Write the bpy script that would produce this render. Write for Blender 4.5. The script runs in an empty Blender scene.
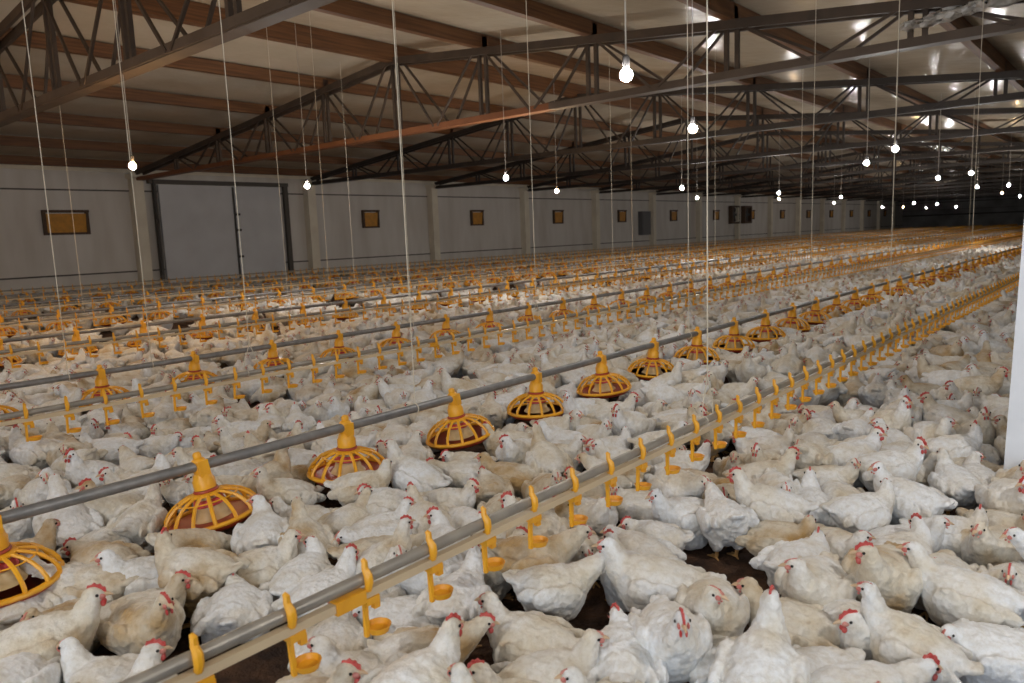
import bpy, math, random
import numpy as np
from mathutils import Vector, Matrix
random.seed(7); rng = np.random.default_rng(7)
PI = math.pi
S = bpy.context.scene
C = S.collection

# ------------------------------------------------------------------ camera
CAM_H = 1.30
yaw, pitch, roll = (math.radians(a) for a in (40.694, -8.081, -2.179))
FPX = 751.5
cy, sy, cp, sp = math.cos(yaw), math.sin(yaw), math.cos(pitch), math.sin(pitch)
fwd = Vector((-sy*cp, cy*cp, sp)); rgt = Vector((cy, sy, 0)); upv = rgt.cross(fwd)
r2 = rgt*math.cos(roll) + upv*math.sin(roll); u2 = -rgt*math.sin(roll) + upv*math.cos(roll)
cam_d = bpy.data.cameras.new('camera'); cam = bpy.data.objects.new('camera', cam_d); C.objects.link(cam)
cam.matrix_world = Matrix(((r2.x, u2.x, -fwd.x, 0), (r2.y, u2.y, -fwd.y, 0), (r2.z, u2.z, -fwd.z, CAM_H), (0, 0, 0, 1)))
cam_d.sensor_width = 36; cam_d.lens = FPX/1024*36; cam_d.clip_start = 0.05; cam_d.clip_end = 300
cam_d.dof.use_dof = True; cam_d.dof.focus_distance = 3.8; cam_d.dof.aperture_fstop = 4.5
S.camera = cam
def proj(x, y, z):
    d = Vector((x, y, z-CAM_H)); w = d.dot(fwd)
    return (512+FPX*d.dot(r2)/w, 341.5-FPX*d.dot(u2)/w, w) if w > 0.05 else (-9999, -9999, w)

# ------------------------------------------------------------------ world, daylight assumed from an unseen door behind, exposure
wd = bpy.data.worlds.new('world'); S.world = wd; wd.use_nodes = True
bg = wd.node_tree.nodes['Background']; bg.inputs[0].default_value = (0.55, 0.62, 0.75, 1); bg.inputs[1].default_value = 0.15
def area(name, loc, rot, sx, sy_, power, col):
    l = bpy.data.lights.new(name, 'AREA'); l.shape = 'RECTANGLE'; l.size = sx; l.size_y = sy_; l.energy = power; l.color = col
    o = bpy.data.objects.new(name, l); o.location = loc; o.rotation_euler = rot; C.objects.link(o); return o
area('assumed_door_daylight', (2.2, -3.3, 1.75), (math.radians(84), 0, math.radians(16)), 5.0, 2.8, 165, (0.74, 0.86, 1.0))  # area light behind the camera; its door is unseen and assumed
LAMP_POWER = 90.0
S.view_settings.view_transform = 'Standard'; S.view_settings.look = 'None'
S.view_settings.gamma = 1; S.view_settings.use_curve_mapping = False
S.view_settings.exposure = 0.14
S.cycles.use_denoising = True
S.cycles.max_bounces = 6; S.cycles.diffuse_bounces = 3; S.cycles.glossy_bounces = 2; S.cycles.transmission_bounces = 3
S.cycles.sample_clamp_indirect = 4

# ------------------------------------------------------------------ materials
MATS = {}
def mat(name, col, rough=0.6, metal=0.0, noise=None, bump=None, spec=None, emit=None, coat=None, alpha=None):
    """noise: (scale, other colour, amount, detail); bump: (scale, strength)"""
    m = bpy.data.materials.new(name); m.use_nodes = True; MATS[name] = m
    nt = m.node_tree; b = nt.nodes['Principled BSDF']
    b.inputs['Base Color'].default_value = (*col, 1); b.inputs['Roughness'].default_value = rough
    b.inputs['Metallic'].default_value = metal
    if spec is not None: b.inputs['Specular IOR Level'].default_value = spec
    if emit: b.inputs['Emission Color'].default_value = (*emit[0], 1); b.inputs['Emission Strength'].default_value = emit[1]
    if coat: b.inputs['Coat Weight'].default_value = coat
    tc = nt.nodes.new('ShaderNodeTexCoord')
    if noise:
        n = nt.nodes.new('ShaderNodeTexNoise'); n.inputs['Scale'].default_value = noise[0]; n.inputs['Detail'].default_value = noise[3] if len(noise) > 3 else 4
        nt.links.new(tc.outputs['Object'], n.inputs['Vector'])
        r = nt.nodes.new('ShaderNodeValToRGB'); r.color_ramp.elements[0].position = 0.35; r.color_ramp.elements[1].position = 0.68
        r.color_ramp.elements[0].color = (*col, 1)
        c2 = [a*(1-noise[2])+b_*noise[2] for a, b_ in zip(col, noise[1])]
        r.color_ramp.elements[1].color = (*c2, 1)
        nt.links.new(n.outputs['Fac'], r.inputs['Fac']); nt.links.new(r.outputs['Color'], b.inputs['Base Color'])
    if bump:
        n2 = nt.nodes.new('ShaderNodeTexNoise'); n2.inputs['Scale'].default_value = bump[0]; n2.inputs['Detail'].default_value = 5
        nt.links.new(tc.outputs['Object'], n2.inputs['Vector'])
        bp = nt.nodes.new('ShaderNodeBump'); bp.inputs['Strength'].default_value = bump[1]; bp.inputs['Distance'].default_value = 0.02
        nt.links.new(n2.outputs['Fac'], bp.inputs['Height']); nt.links.new(bp.outputs['Normal'], b.inputs['Normal'])
    return m
mat('yellow_plastic', (0.90, 0.44, 0.025), 0.38, noise=(9, (0.75, 0.31, 0.015), 0.7))
mat('orange_plastic', (0.75, 0.27, 0.015), 0.45, noise=(12, (0.45, 0.15, 0.02), 0.5))
mat('red_plastic', (0.42, 0.05, 0.02), 0.45, noise=(20, (0.25, 0.05, 0.02), 0.5))
mat('pink_red', (0.62, 0.07, 0.07), 0.5)
mat('cream_plastic', (0.62, 0.42, 0.19), 0.4, noise=(30, (0.75, 0.6, 0.35), 0.6))
mat('galvanised', (0.22, 0.22, 0.22), 0.42, 0.55, noise=(14, (0.34, 0.33, 0.32), 0.8))
mat('aluminium_pipe', (0.38, 0.345, 0.29), 0.40, 0.35, noise=(10, (0.26, 0.24, 0.21), 0.9))
mat('pvc_pipe', (0.66, 0.51, 0.32), 0.35, noise=(7, (0.52, 0.40, 0.26), 0.6))
mat('cord', (0.66, 0.60, 0.48), 0.8)
mat('flex', (0.5, 0.46, 0.4), 0.7)
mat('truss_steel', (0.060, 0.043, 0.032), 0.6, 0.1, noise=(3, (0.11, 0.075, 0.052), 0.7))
mat('chord_brown', (0.115, 0.082, 0.060), 0.6, 0.0, noise=(3, (0.075, 0.052, 0.036), 0.7))  # grey-brown, lighter than the truss web steel
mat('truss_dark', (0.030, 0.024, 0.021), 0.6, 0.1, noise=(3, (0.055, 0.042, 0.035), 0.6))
mat('truss_lamplit', (0.24, 0.085, 0.028), 0.6, 0.0, noise=(2.5, (0.17, 0.06, 0.02), 0.7))  # orange lamplight on this chord stretch is put into its colour
mat('comb_red', (0.50, 0.04, 0.035), 0.5, noise=(60, (0.62, 0.15, 0.13), 0.9))
mat('wattle_pink', (0.52, 0.12, 0.10), 0.55, noise=(50, (0.62, 0.30, 0.24), 0.9))
mat('beak', (0.60, 0.42, 0.26), 0.4)
mat('eye', (0.012, 0.008, 0.006), 0.12)
mat('shank', (0.62, 0.36, 0.12), 0.55, noise=(40, (0.4, 0.22, 0.1), 0.8))
mat('post_white', (0.84, 0.87, 0.92), 0.45, noise=(5, (0.74, 0.77, 0.82), 0.7), bump=(30, 0.1))
mat('column', (0.80, 0.74, 0.61), 0.7, noise=(2, (0.68, 0.61, 0.50), 0.8))
mat('seam', (0.10, 0.09, 0.08), 0.8)
mat('door_panel', (0.64, 0.65, 0.67), 0.65, noise=(1.1, (0.54, 0.54, 0.56), 0.7, 6))
mat('dark_metal', (0.045, 0.04, 0.038), 0.6)
mat('inlet_frame', (0.085, 0.05, 0.03), 0.7)
mat('inlet_flap', (0.62, 0.28, 0.03), 0.55, noise=(8, (0.42, 0.2, 0.03), 0.8))
mat('grey_box', (0.12, 0.12, 0.125), 0.6)
mat('bulb_cool', (1, 1, 1), 0.3)
mat('end_wall', (0.30, 0.30, 0.305), 0.7, noise=(0.6, (0.09, 0.085, 0.08), 0.8))
mat('fan_blade', (0.02, 0.02, 0.022), 0.6)
mat('foil', (0.78, 0.76, 0.72), 0.45, 0.1, noise=(9, (0.3, 0.25, 0.2), 0.8), bump=(25, 0.8))
mat('ridge_panel', (0.13, 0.095, 0.07), 0.7)

def emis(name, col, strength):
    m = bpy.data.materials.new(name); m.use_nodes = True; MATS[name] = m; nt = m.node_tree
    nt.nodes.clear(); o = nt.nodes.new('ShaderNodeOutputMaterial'); e = nt.nodes.new('ShaderNodeEmission')
    e.inputs[0].default_value = (*col, 1); e.inputs[1].default_value = strength; nt.links.new(e.outputs[0], o.inputs[0]); return m
BR = 0.041
rad = LAMP_POWER/(4*PI*PI*BR*BR)
emis('bulb_white', (1.0, 0.96, 0.92), rad)          # full brightness
emis('bulb_dim', (0.98, 0.97, 0.96), rad*.30)       # weaker output over the near rows, set to keep that ceiling dark
emis('bulb_warm', (1.0, 0.62, 0.28), rad*.75)
emis('bulb_mid', (1.0, 0.95, 0.9), rad*.65)
emis('bulb_warm_dim', (1.0, 0.66, 0.32), rad*.35)

# wood purlins: grain along Y
def wood():
    m = mat('purlin_wood', (0.27, 0.11, 0.032), 0.6); nt = m.node_tree; b = nt.nodes['Principled BSDF']
    tc = nt.nodes.new('ShaderNodeTexCoord'); mp = nt.nodes.new('ShaderNodeMapping'); mp.inputs['Scale'].default_value = (9, 0.35, 9)
    n = nt.nodes.new('ShaderNodeTexNoise'); n.inputs['Scale'].default_value = 3; n.inputs['Detail'].default_value = 6
    r = nt.nodes.new('ShaderNodeValToRGB')
    r.color_ramp.elements[0].position = 0.3; r.color_ramp.elements[0].color = (0.085, 0.034, 0.012, 1)
    r.color_ramp.elements[1].position = 0.7; r.color_ramp.elements[1].color = (0.19, 0.082, 0.028, 1)
    nt.links.new(tc.outputs['Object'], mp.inputs[0]); nt.links.new(mp.outputs[0], n.inputs['Vector'])
    nt.links.new(n.outputs['Fac'], r.inputs[0]); nt.links.new(r.outputs[0], b.inputs['Base Color'])
wood()
# ceiling: cream plastic sheet, glossy and slightly wavy
def ceiling_mat():
    m = mat('ceiling_sheet', (0.44, 0.385, 0.30), 0.15, spec=0.28); nt = m.node_tree; b = nt.nodes['Principled BSDF']
    tc = nt.nodes.new('ShaderNodeTexCoord')
    n = nt.nodes.new('ShaderNodeTexNoise'); n.inputs['Scale'].default_value = 0.5; n.inputs['Detail'].default_value = 5
    r = nt.nodes.new('ShaderNodeValToRGB')
    r.color_ramp.elements[0].position = 0.3; r.color_ramp.elements[0].color = (0.50, 0.42, 0.31, 1)
    r.color_ramp.elements[1].position = 0.7; r.color_ramp.elements[1].color = (0.66, 0.58, 0.46, 1)
    w = nt.nodes.new('ShaderNodeTexNoise'); w.inputs['Scale'].default_value = 3.0; w.inputs['Detail'].default_value = 4
    bp = nt.nodes.new('ShaderNodeBump'); bp.inputs['Strength'].default_value = 0.35; bp.inputs['Distance'].default_value = 0.03
    nt.links.new(tc.outputs['Object'], n.inputs['Vector']); nt.links.new(tc.outputs['Object'], w.inputs['Vector'])
    nt.links.new(n.outputs['Fac'], r.inputs[0]); nt.links.new(r.outputs[0], b.inputs['Base Color'])
    nt.links.new(w.outputs['Fac'], bp.inputs['Height']); nt.links.new(bp.outputs[0], b.inputs['Normal'])
ceiling_mat()
def wall_mat():
    m = mat('wall_paint', (0.4, 0.38, 0.36), 0.6); nt = m.node_tree; b = nt.nodes['Principled BSDF']
    tc = nt.nodes.new('ShaderNodeTexCoord'); mp = nt.nodes.new('ShaderNodeMapping'); mp.inputs['Scale'].default_value = (1, 1.2, 0.25)
    n = nt.nodes.new('ShaderNodeTexNoise'); n.inputs['Scale'].default_value = 1.4; n.inputs['Detail'].default_value = 7
    r = nt.nodes.new('ShaderNodeValToRGB')
    r.color_ramp.elements[0].position = 0.3; r.color_ramp.elements[0].color = (0.58, 0.54, 0.49, 1)
    r.color_ramp.elements[1].position = 0.65; r.color_ramp.elements[1].color = (0.70, 0.67, 0.63, 1)
    nt.links.new(tc.outputs['Object'], mp.inputs[0]); nt.links.new(mp.outputs[0], n.inputs['Vector'])
    nt.links.new(n.outputs['Fac'], r.inputs[0]); nt.links.new(r.outputs[0], b.inputs['Base Color'])
wall_mat()
def litter():
    m = mat('litter', (0.06, 0.03, 0.018), 0.95); nt = m.node_tree; b = nt.nodes['Principled BSDF']
    tc = nt.nodes.new('ShaderNodeTexCoord')
    n = nt.nodes.new('ShaderNodeTexNoise'); n.inputs['Scale'].default_value = 9; n.inputs['Detail'].default_value = 9
    r = nt.nodes.new('ShaderNodeValToRGB')
    r.color_ramp.elements[0].position = 0.35; r.color_ramp.elements[0].color = (0.030, 0.015, 0.009, 1)
    r.color_ramp.elements[1].position = 0.7; r.color_ramp.elements[1].color = (0.14, 0.068, 0.034, 1)
    n2 = nt.nodes.new('ShaderNodeTexNoise'); n2.inputs['Scale'].default_value = 60; n2.inputs['Detail'].default_value = 6
    bp = nt.nodes.new('ShaderNodeBump'); bp.inputs['Strength'].default_value = 0.9; bp.inputs['Distance'].default_value = 0.02
    nt.links.new(tc.outputs['Object'], n.inputs['Vector']); nt.links.new(tc.outputs['Object'], n2.inputs['Vector'])
    nt.links.new(n.outputs['Fac'], r.inputs[0]); nt.links.new(r.outputs[0], b.inputs['Base Color'])
    nt.links.new(n2.outputs['Fac'], bp.inputs['Height']); nt.links.new(bp.outputs[0], b.inputs['Normal'])
litter()
def feathers():
    """white plumage: soiled patches by noise, amount varying per bird; scale-like feather relief"""
    m = mat('plumage', (0.75, 0.73, 0.68), 0.85, spec=0.2); nt = m.node_tree; b = nt.nodes['Principled BSDF']; L = nt.links.new
    tc = nt.nodes.new('ShaderNodeTexCoord')
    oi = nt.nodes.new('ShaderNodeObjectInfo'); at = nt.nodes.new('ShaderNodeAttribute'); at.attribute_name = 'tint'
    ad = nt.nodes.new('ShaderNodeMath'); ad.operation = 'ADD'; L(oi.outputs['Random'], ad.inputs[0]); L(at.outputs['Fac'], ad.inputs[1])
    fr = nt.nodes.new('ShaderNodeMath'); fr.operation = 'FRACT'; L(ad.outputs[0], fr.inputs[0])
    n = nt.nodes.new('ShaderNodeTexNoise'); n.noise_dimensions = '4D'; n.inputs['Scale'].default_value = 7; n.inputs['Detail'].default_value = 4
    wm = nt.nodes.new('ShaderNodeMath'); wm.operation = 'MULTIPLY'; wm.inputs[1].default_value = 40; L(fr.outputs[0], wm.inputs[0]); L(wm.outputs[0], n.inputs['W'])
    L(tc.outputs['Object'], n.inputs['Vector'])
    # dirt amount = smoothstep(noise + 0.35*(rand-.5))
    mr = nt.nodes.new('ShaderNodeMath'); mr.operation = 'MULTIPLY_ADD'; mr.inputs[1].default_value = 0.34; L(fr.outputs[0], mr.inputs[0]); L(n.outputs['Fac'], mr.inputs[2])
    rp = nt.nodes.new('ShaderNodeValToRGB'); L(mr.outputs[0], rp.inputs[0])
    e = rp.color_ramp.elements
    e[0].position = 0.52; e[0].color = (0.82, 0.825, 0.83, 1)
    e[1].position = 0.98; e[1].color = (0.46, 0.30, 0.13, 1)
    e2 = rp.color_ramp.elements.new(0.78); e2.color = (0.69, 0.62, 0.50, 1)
    n5 = nt.nodes.new('ShaderNodeTexNoise'); n5.inputs['Scale'].default_value = 45; n5.inputs['Detail'].default_value = 5; n5.inputs['Roughness'].default_value = .7; L(tc.outputs['Object'], n5.inputs['Vector'])  # fine grey-brown mottle puts some of the feather shadow into the colour
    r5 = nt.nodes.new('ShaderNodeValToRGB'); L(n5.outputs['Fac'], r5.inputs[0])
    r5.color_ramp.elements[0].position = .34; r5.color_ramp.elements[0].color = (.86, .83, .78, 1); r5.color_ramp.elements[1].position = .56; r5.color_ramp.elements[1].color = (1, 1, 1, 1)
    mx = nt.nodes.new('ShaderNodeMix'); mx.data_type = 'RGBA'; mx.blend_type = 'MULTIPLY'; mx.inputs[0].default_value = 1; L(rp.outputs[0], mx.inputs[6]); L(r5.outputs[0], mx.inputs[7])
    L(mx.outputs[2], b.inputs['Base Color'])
    v = nt.nodes.new('ShaderNodeTexVoronoi'); v.inputs['Scale'].default_value = 55; L(tc.outputs['Object'], v.inputs['Vector'])
    n3 = nt.nodes.new('ShaderNodeTexNoise'); n3.inputs['Scale'].default_value = 38; n3.inputs['Detail'].default_value = 6; L(tc.outputs['Object'], n3.inputs['Vector'])
    a2 = nt.nodes.new('ShaderNodeMath'); a2.operation = 'MULTIPLY_ADD'; a2.inputs[1].default_value = 0.35
    L(v.outputs['Distance'], a2.inputs[0]); L(n3.outputs['Fac'], a2.inputs[2])
    bp = nt.nodes.new('ShaderNodeBump'); bp.inputs['Strength'].default_value = 0.6; bp.inputs['Distance'].default_value = 0.015
    L(a2.outputs[0], bp.inputs['Height']); L(bp.outputs[0], b.inputs['Normal'])
    b.inputs['Sheen Weight'].default_value = 0.25
feathers()

# ------------------------------------------------------------------ mesh helpers
class MB:
    def __init__(s): s.v = []; s.f = []; s.m = []; s.cur = 0
    def add(s, vs, fs):
        o = len(s.v); s.v += [tuple(p) for p in vs]; s.f += [tuple(i+o for i in f) for f in fs]; s.m += [s.cur]*len(fs); return s
    def box(s, a, b):
        (x0, y0, z0), (x1, y1, z1) = a, b
        return s.add([(x0, y0, z0), (x1, y0, z0), (x1, y1, z0), (x0, y1, z0), (x0, y0, z1), (x1, y0, z1), (x1, y1, z1), (x0, y1, z1)],
                     [(0, 3, 2, 1), (4, 5, 6, 7), (0, 1, 5, 4), (1, 2, 6, 5), (2, 3, 7, 6), (3, 0, 4, 7)])
    def beam(s, p, q, w, h, up=(0, 0, 1)):
        p = Vector(p); q = Vector(q); d = (q-p).normalized(); u = Vector(up)
        a = d.cross(u)
        if a.length < 1e-3: a = d.cross(Vector((1, 0, 0)))
        a.normalize(); c = a.cross(d).normalized(); vs = []
        for e in (p, q):
            for i, j in ((-1, -1), (1, -1), (1, 1), (-1, 1)): vs.append(e+a*(i*w/2)+c*(j*h/2))
        return s.add(vs, [(0, 1, 2, 3), (7, 6, 5, 4), (0, 4, 5, 1), (1, 5, 6, 2), (2, 6, 7, 3), (3, 7, 4, 0)])
    def tube(s, pts, r, n=8, caps=True, closed=False):
        pts = [Vector(p) for p in pts]; rs = r if isinstance(r, (list, tuple)) else [r]*len(pts)
        N = len(pts); vs = []; prev = None
        for i, p in enumerate(pts):
            a = pts[(i-1) % N] if (closed or i > 0) else p; b = pts[(i+1) % N] if (closed or i < N-1) else p
            d = (b-a).normalized()
            if prev is None:
                ref = Vector((0, 0, 1)) if abs(d.z) < 0.9 else Vector((1, 0, 0)); x = d.cross(ref).normalized()
            else:
                x = (prev-d*prev.dot(d)); x.normalize()
            prev = x; y = d.cross(x)
            for k in range(n):
                t = 2*PI*k/n; vs.append(p+(x*math.cos(t)+y*math.sin(t))*rs[i])
        fs = []
        for i in range(N if closed else N-1):
            j = (i+1) % N
            for k in range(n):
                l = (k+1) % n; fs.append((i*n+k, i*n+l, j*n+l, j*n+k))
        if caps and not closed: fs.append(tuple(range(n))[::-1]); fs.append(tuple((N-1)*n+k for k in range(n)))
        return s.add(vs, fs)
    def lathe(s, prof, n=24, c=(0, 0, 0)):
        vs = []; N = len(prof)
        for (r, z) in prof:
            for k in range(n):
                t = 2*PI*k/n; vs.append((c[0]+r*math.cos(t), c[1]+r*math.sin(t), c[2]+z))
        fs = [(i*n+k, i*n+(k+1) % n, (i+1)*n+(k+1) % n, (i+1)*n+k) for i in range(N-1) for k in range(n)]
        if prof[0][0] > 1e-5: fs.append(tuple(range(n))[::-1])
        if prof[-1][0] > 1e-5: fs.append(tuple((N-1)*n+k for k in range(n)))
        return s.add(vs, fs)
    def ell(s, c, r, M=None, n=12, m=8):
        vs = []; M = M or Matrix.Identity(3)
        for i in range(m+1):
            ph = PI*i/m
            for k in range(n):
                t = 2*PI*k/n
                vs.append(Vector(c)+M@Vector((r[0]*math.sin(ph)*math.cos(t), r[1]*math.sin(ph)*math.sin(t), r[2]*math.cos(ph))))
        return s.add(vs, [(i*n+k, (i+1)*n+k, (i+1)*n+(k+1) % n, i*n+(k+1) % n) for i in range(m) for k in range(n)])
    def mesh(s, name, mats, smooth=True):
        me = bpy.data.meshes.new(name); me.from_pydata(s.v, [], s.f)
        mats = mats if isinstance(mats, (list, tuple)) else [mats]
        for m in mats: me.materials.append(MATS[m] if isinstance(m, str) else m)
        if len(mats) > 1: me.polygons.foreach_set('material_index', s.m)
        if smooth:
            me.polygons.foreach_set('use_smooth', [True]*len(s.f))
            try: me.set_sharp_from_angle(angle=math.radians(40))
            except Exception: pass
        me.update(); return me
    def build(s, name, mats, parent=None, smooth=True):
        return link(name, s.mesh(name, mats, smooth), parent)
def link(name, me, parent=None, loc=None, rz=None):
    o = bpy.data.objects.new(name, me); C.objects.link(o)
    if parent: o.parent = parent
    if loc is not None: o.location = loc
    if rz is not None: o.rotation_euler = (0, 0, rz)
    return o
def empty(name, loc=(0, 0, 0), rz=0): return link(name, None, None, loc, rz)
def tag(o, label, cat, group=None):
    o['label'] = label; o['category'] = cat
    if group: o['group'] = group
    return o
def struct(o): o['kind'] = 'structure'; return o
ONES = 'zeroth first second third fourth fifth sixth seventh eighth ninth tenth eleventh twelfth thirteenth fourteenth fifteenth sixteenth seventeenth eighteenth nineteenth'.split()
TENS = {2: 'twent', 3: 'thirt', 4: 'fort', 5: 'fift', 6: 'sixt', 7: 'sevent', 8: 'eight', 9: 'ninet'}
def ordinal(n):
    if n < 20: return ONES[n]
    if n >= 100: return 'hundredth' if n == 100 else 'hundred-' + ordinal(n-100)
    return TENS[n//10] + ('ieth' if n % 10 == 0 else 'y-' + ONES[n % 10])

# ------------------------------------------------------------------ room shell
XW, Y0, YE, BAY = -22.9, -3.6, 97.5, 5.93
RIDGE_X, EAVE_Z, RIDGE_Z = -11.2, 3.72, 4.92
def roof_z(x):
    if x > 0: x = -x            # second, mirrored bay behind the post row
    return RIDGE_Z-(RIDGE_Z-EAVE_Z)*min(1, abs(x-RIDGE_X)/11.6)
f = MB(); f.box((XW-0.2, Y0-6, -0.2), (23.2, YE+0.2, 0)); struct(f.build('floor', 'litter', smooth=False))
c = MB()
for xa, xb in ((XW, RIDGE_X), (RIDGE_X, 0), (0, -RIDGE_X), (-RIDGE_X, -XW)):
    za, zb = roof_z(xa), roof_z(xb)
    if xa < 0 or xb <= 0: pass
    c.add([(xa, Y0, za), (xb, Y0, zb), (xb, YE, zb), (xa, YE, za), (xa, Y0, za+.1), (xb, Y0, zb+.1), (xb, YE, zb+.1), (xa, YE, za+.1)],
          [(0, 3, 2, 1), (4, 5, 6, 7), (0, 1, 5, 4), (1, 2, 6, 5), (2, 3, 7, 6), (3, 0, 4, 7)])
struct(c.build('ceiling', 'ceiling_sheet', smooth=False))
w = MB(); w.box((XW-0.2, Y0, 0), (XW, YE, EAVE_Z+0.12)); struct(w.build('wall_left', 'wall_paint', smooth=False))
w = MB(); w.box((-XW, Y0, 0), (-XW+0.2, YE, EAVE_Z+0.12)); struct(w.build('wall_right', 'wall_paint', smooth=False))
w = MB(); w.box((XW, YE, 0), (-XW, YE+0.2, 5.1)); struct(w.build('wall_far', 'end_wall', smooth=False))
w = MB()   # unseen near end wall; its door opening is added for the assumed daylight
w.box((XW, Y0-0.2, 0), (-0.6, Y0, 5.1)); w.box((5.0, Y0-0.2, 0), (-XW, Y0, 5.1)); w.box((-0.6, Y0-0.2, 3.3), (5.0, Y0, 5.1))
struct(w.build('wall_near', 'wall_paint', smooth=False))
COL_Y = [4.0+BAY*k for k in range(16)]
# wall seams (thin battens) and the columns
for i, z in enumerate((0.65, 2.98)):
    b = MB(); b.box((XW, Y0, z-0.02), (XW+0.03, YE, z+0.02)); struct(b.build('trim_%d' % (i+1), 'seam', smooth=False))
b = MB(); b.box((XW, Y0, EAVE_Z-0.22), (XW+0.06, YE, EAVE_Z-0.03)); struct(b.build('trim_3', 'column', smooth=False))
for k, y in enumerate(COL_Y):
    b = MB(); b.box((XW, y-0.16, 0), (XW+0.3, y+0.16, 3.45)); b.box((XW, y-0.22, 3.33), (XW+0.5, y+0.22, 3.45))
    struct(b.build('trim_%d' % (k+4), 'column', smooth=False))

# sliding door in the bay between the second and third wall column
dr = struct(empty('door_1', (XW, 0, 0)))
b = MB(); b.box((0.02, 10.6, 0.08), (0.12, 14.72, 3.18)); b.build('door_panel', 'door_panel', dr, smooth=False)
b = MB(); b.box((0.02, 10.3, 3.2), (0.2, 15.0, 3.32)); b.box((0.04, 14.85, 0), (0.16, 15.0, 3.2)); b.box((0.04, 10.42, 0), (0.14, 10.52, 3.2)); b.build('door_frame', 'seam', dr, smooth=False)
b = MB(); b.box((0.12, 12.95, 0.1), (0.15, 13.01, 3.15)); b.build('door_seam', 'dark_metal', dr, smooth=False)
for z in (0.9, 1.75, 2.25):
    b = MB(); b.box((0.12, 12.98, z), (0.2, 13.14, z+0.07)); b.build('hinge', 'dark_metal', dr, smooth=False)
cb = MB(); cb.tube([(XW+0.2, 10.42, 3.3), (XW+0.2, 10.42, 2.2), (XW+0.24, 10.46, 2.1), (XW+0.2, 10.42, 2.0), (XW+0.2, 10.42, 0.5)], 0.03)
tag(cb.build('drain_pipe', 'dark_metal'), 'thin dark pipe running down the wall beside the big grey door', 'pipe')

# air inlets: amber flap in dark frame, one in each wall bay
first = None; n = 0
for k in range(-1, 15):
    y = COL_Y[k]+2.74 if k >= 0 else COL_Y[0]-3
    if k == 1: continue                      # the door bay has none
    n += 1; wd_ = 1.0 if k < 1 else 0.62; hh = 0.27
    yc = 8.0 if k == 0 else y
    t = empty('air_inlet', (XW, yc, 2.09))
    fr = MB(); fr.box((0, -wd_/2-.08, -hh-.06), (0.1, wd_/2+.08, -hh)); fr.box((0, -wd_/2-.08, hh), (0.14, wd_/2+.08, hh+.07))
    fr.box((0, -wd_/2-.08, -hh), (0.1, -wd_/2, hh)); fr.box((0, wd_/2, -hh), (0.1, wd_/2+.08, hh)); fr.build('frame', 'inlet_frame', t, smooth=False)
    fl = MB(); fl.beam((0.03, 0, -hh), (0.09, 0, hh-.03), 0.03, wd_, up=(0, 1, 0)); fl.build('flap', 'inlet_flap', t, smooth=False)
    w_ = 'amber air inlet in dark frame on the side wall, %s from the near end' % ordinal(n)
    tag(t, w_, 'air inlet', 'air inlets in the side wall')
# grey cabinet and two dark fans on the far wall bays
b = MB(); b.box((XW, 38.2, 1.0), (XW+.25, 39.2, 2.35)); b.box((XW+.25, 38.28, 1.08), (XW+.28, 39.12, 2.27))
tag(b.build('wall_cabinet', 'grey_box', smooth=False), 'dark grey upright cabinet fixed to the side wall beside a column', 'cabinet')
for k, y in enumerate((50.9, 53.0)):
    t = empty('wall_fan', (XW, y, 2.1))
    b = MB(); b.box((0, -.62, -.62), (.3, .62, -.5)); b.box((0, -.62, .5), (.3, .62, .62)); b.box((0, -.62, -.5), (.3, -.5, .5)); b.box((0, .5, -.5), (.3, .62, .5)); b.box((0, -.5, -.5), (.04, .5, .5)); b.build('housing', 'inlet_frame', t, smooth=False)
    b = MB()
    for q in range(5):
        a = q*2*PI/5; b.beam((.15, 0, 0), (.17, .46*math.cos(a), .46*math.sin(a)), .17, .02, up=(1, 0, 0))
    b.build('fan_blade', 'fan_blade', t, smooth=False)
    tag(t, ('nearer' if k == 0 else 'farther') + ' of the two square dark fans set in the side wall', 'fan')
# far end wall rails and cooling pads
for i, (z, h_) in enumerate(((3.05, .10), (2.25, .05), (1.62, .16))):
    b = MB(); b.box((XW, YE-.15, z), (-XW, YE, z+h_)); struct(b.build('trim_%d' % (i+30), 'seam' if i < 2 else 'dark_metal', smooth=False))

# ------------------------------------------------------------------ timber purlins
PX = [RIDGE_X+2.24*k for k in range(-5, 5)]
PX = [-22.2]+[x for x in PX if x > -22.0]
names = 0
for i, x in enumerate(PX):
    zt = roof_z(x)-0.02; d_ = 0.22 if abs(x-RIDGE_X) > .1 else 0.3
    b = MB(); b.box((x-.06, Y0, zt-d_), (x+.06, YE, zt))
    if abs(x-RIDGE_X) < .1: b = MB(); b.box((x-.09, Y0, zt-d_), (x+.09, YE, zt))
    o = b.build('purlin', 'purlin_wood', smooth=False)
    tag(o, 'brown timber purlin under the ceiling, %s out from the side wall' % ordinal(i+1), 'beam', 'timber purlins under the ceiling')

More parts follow.
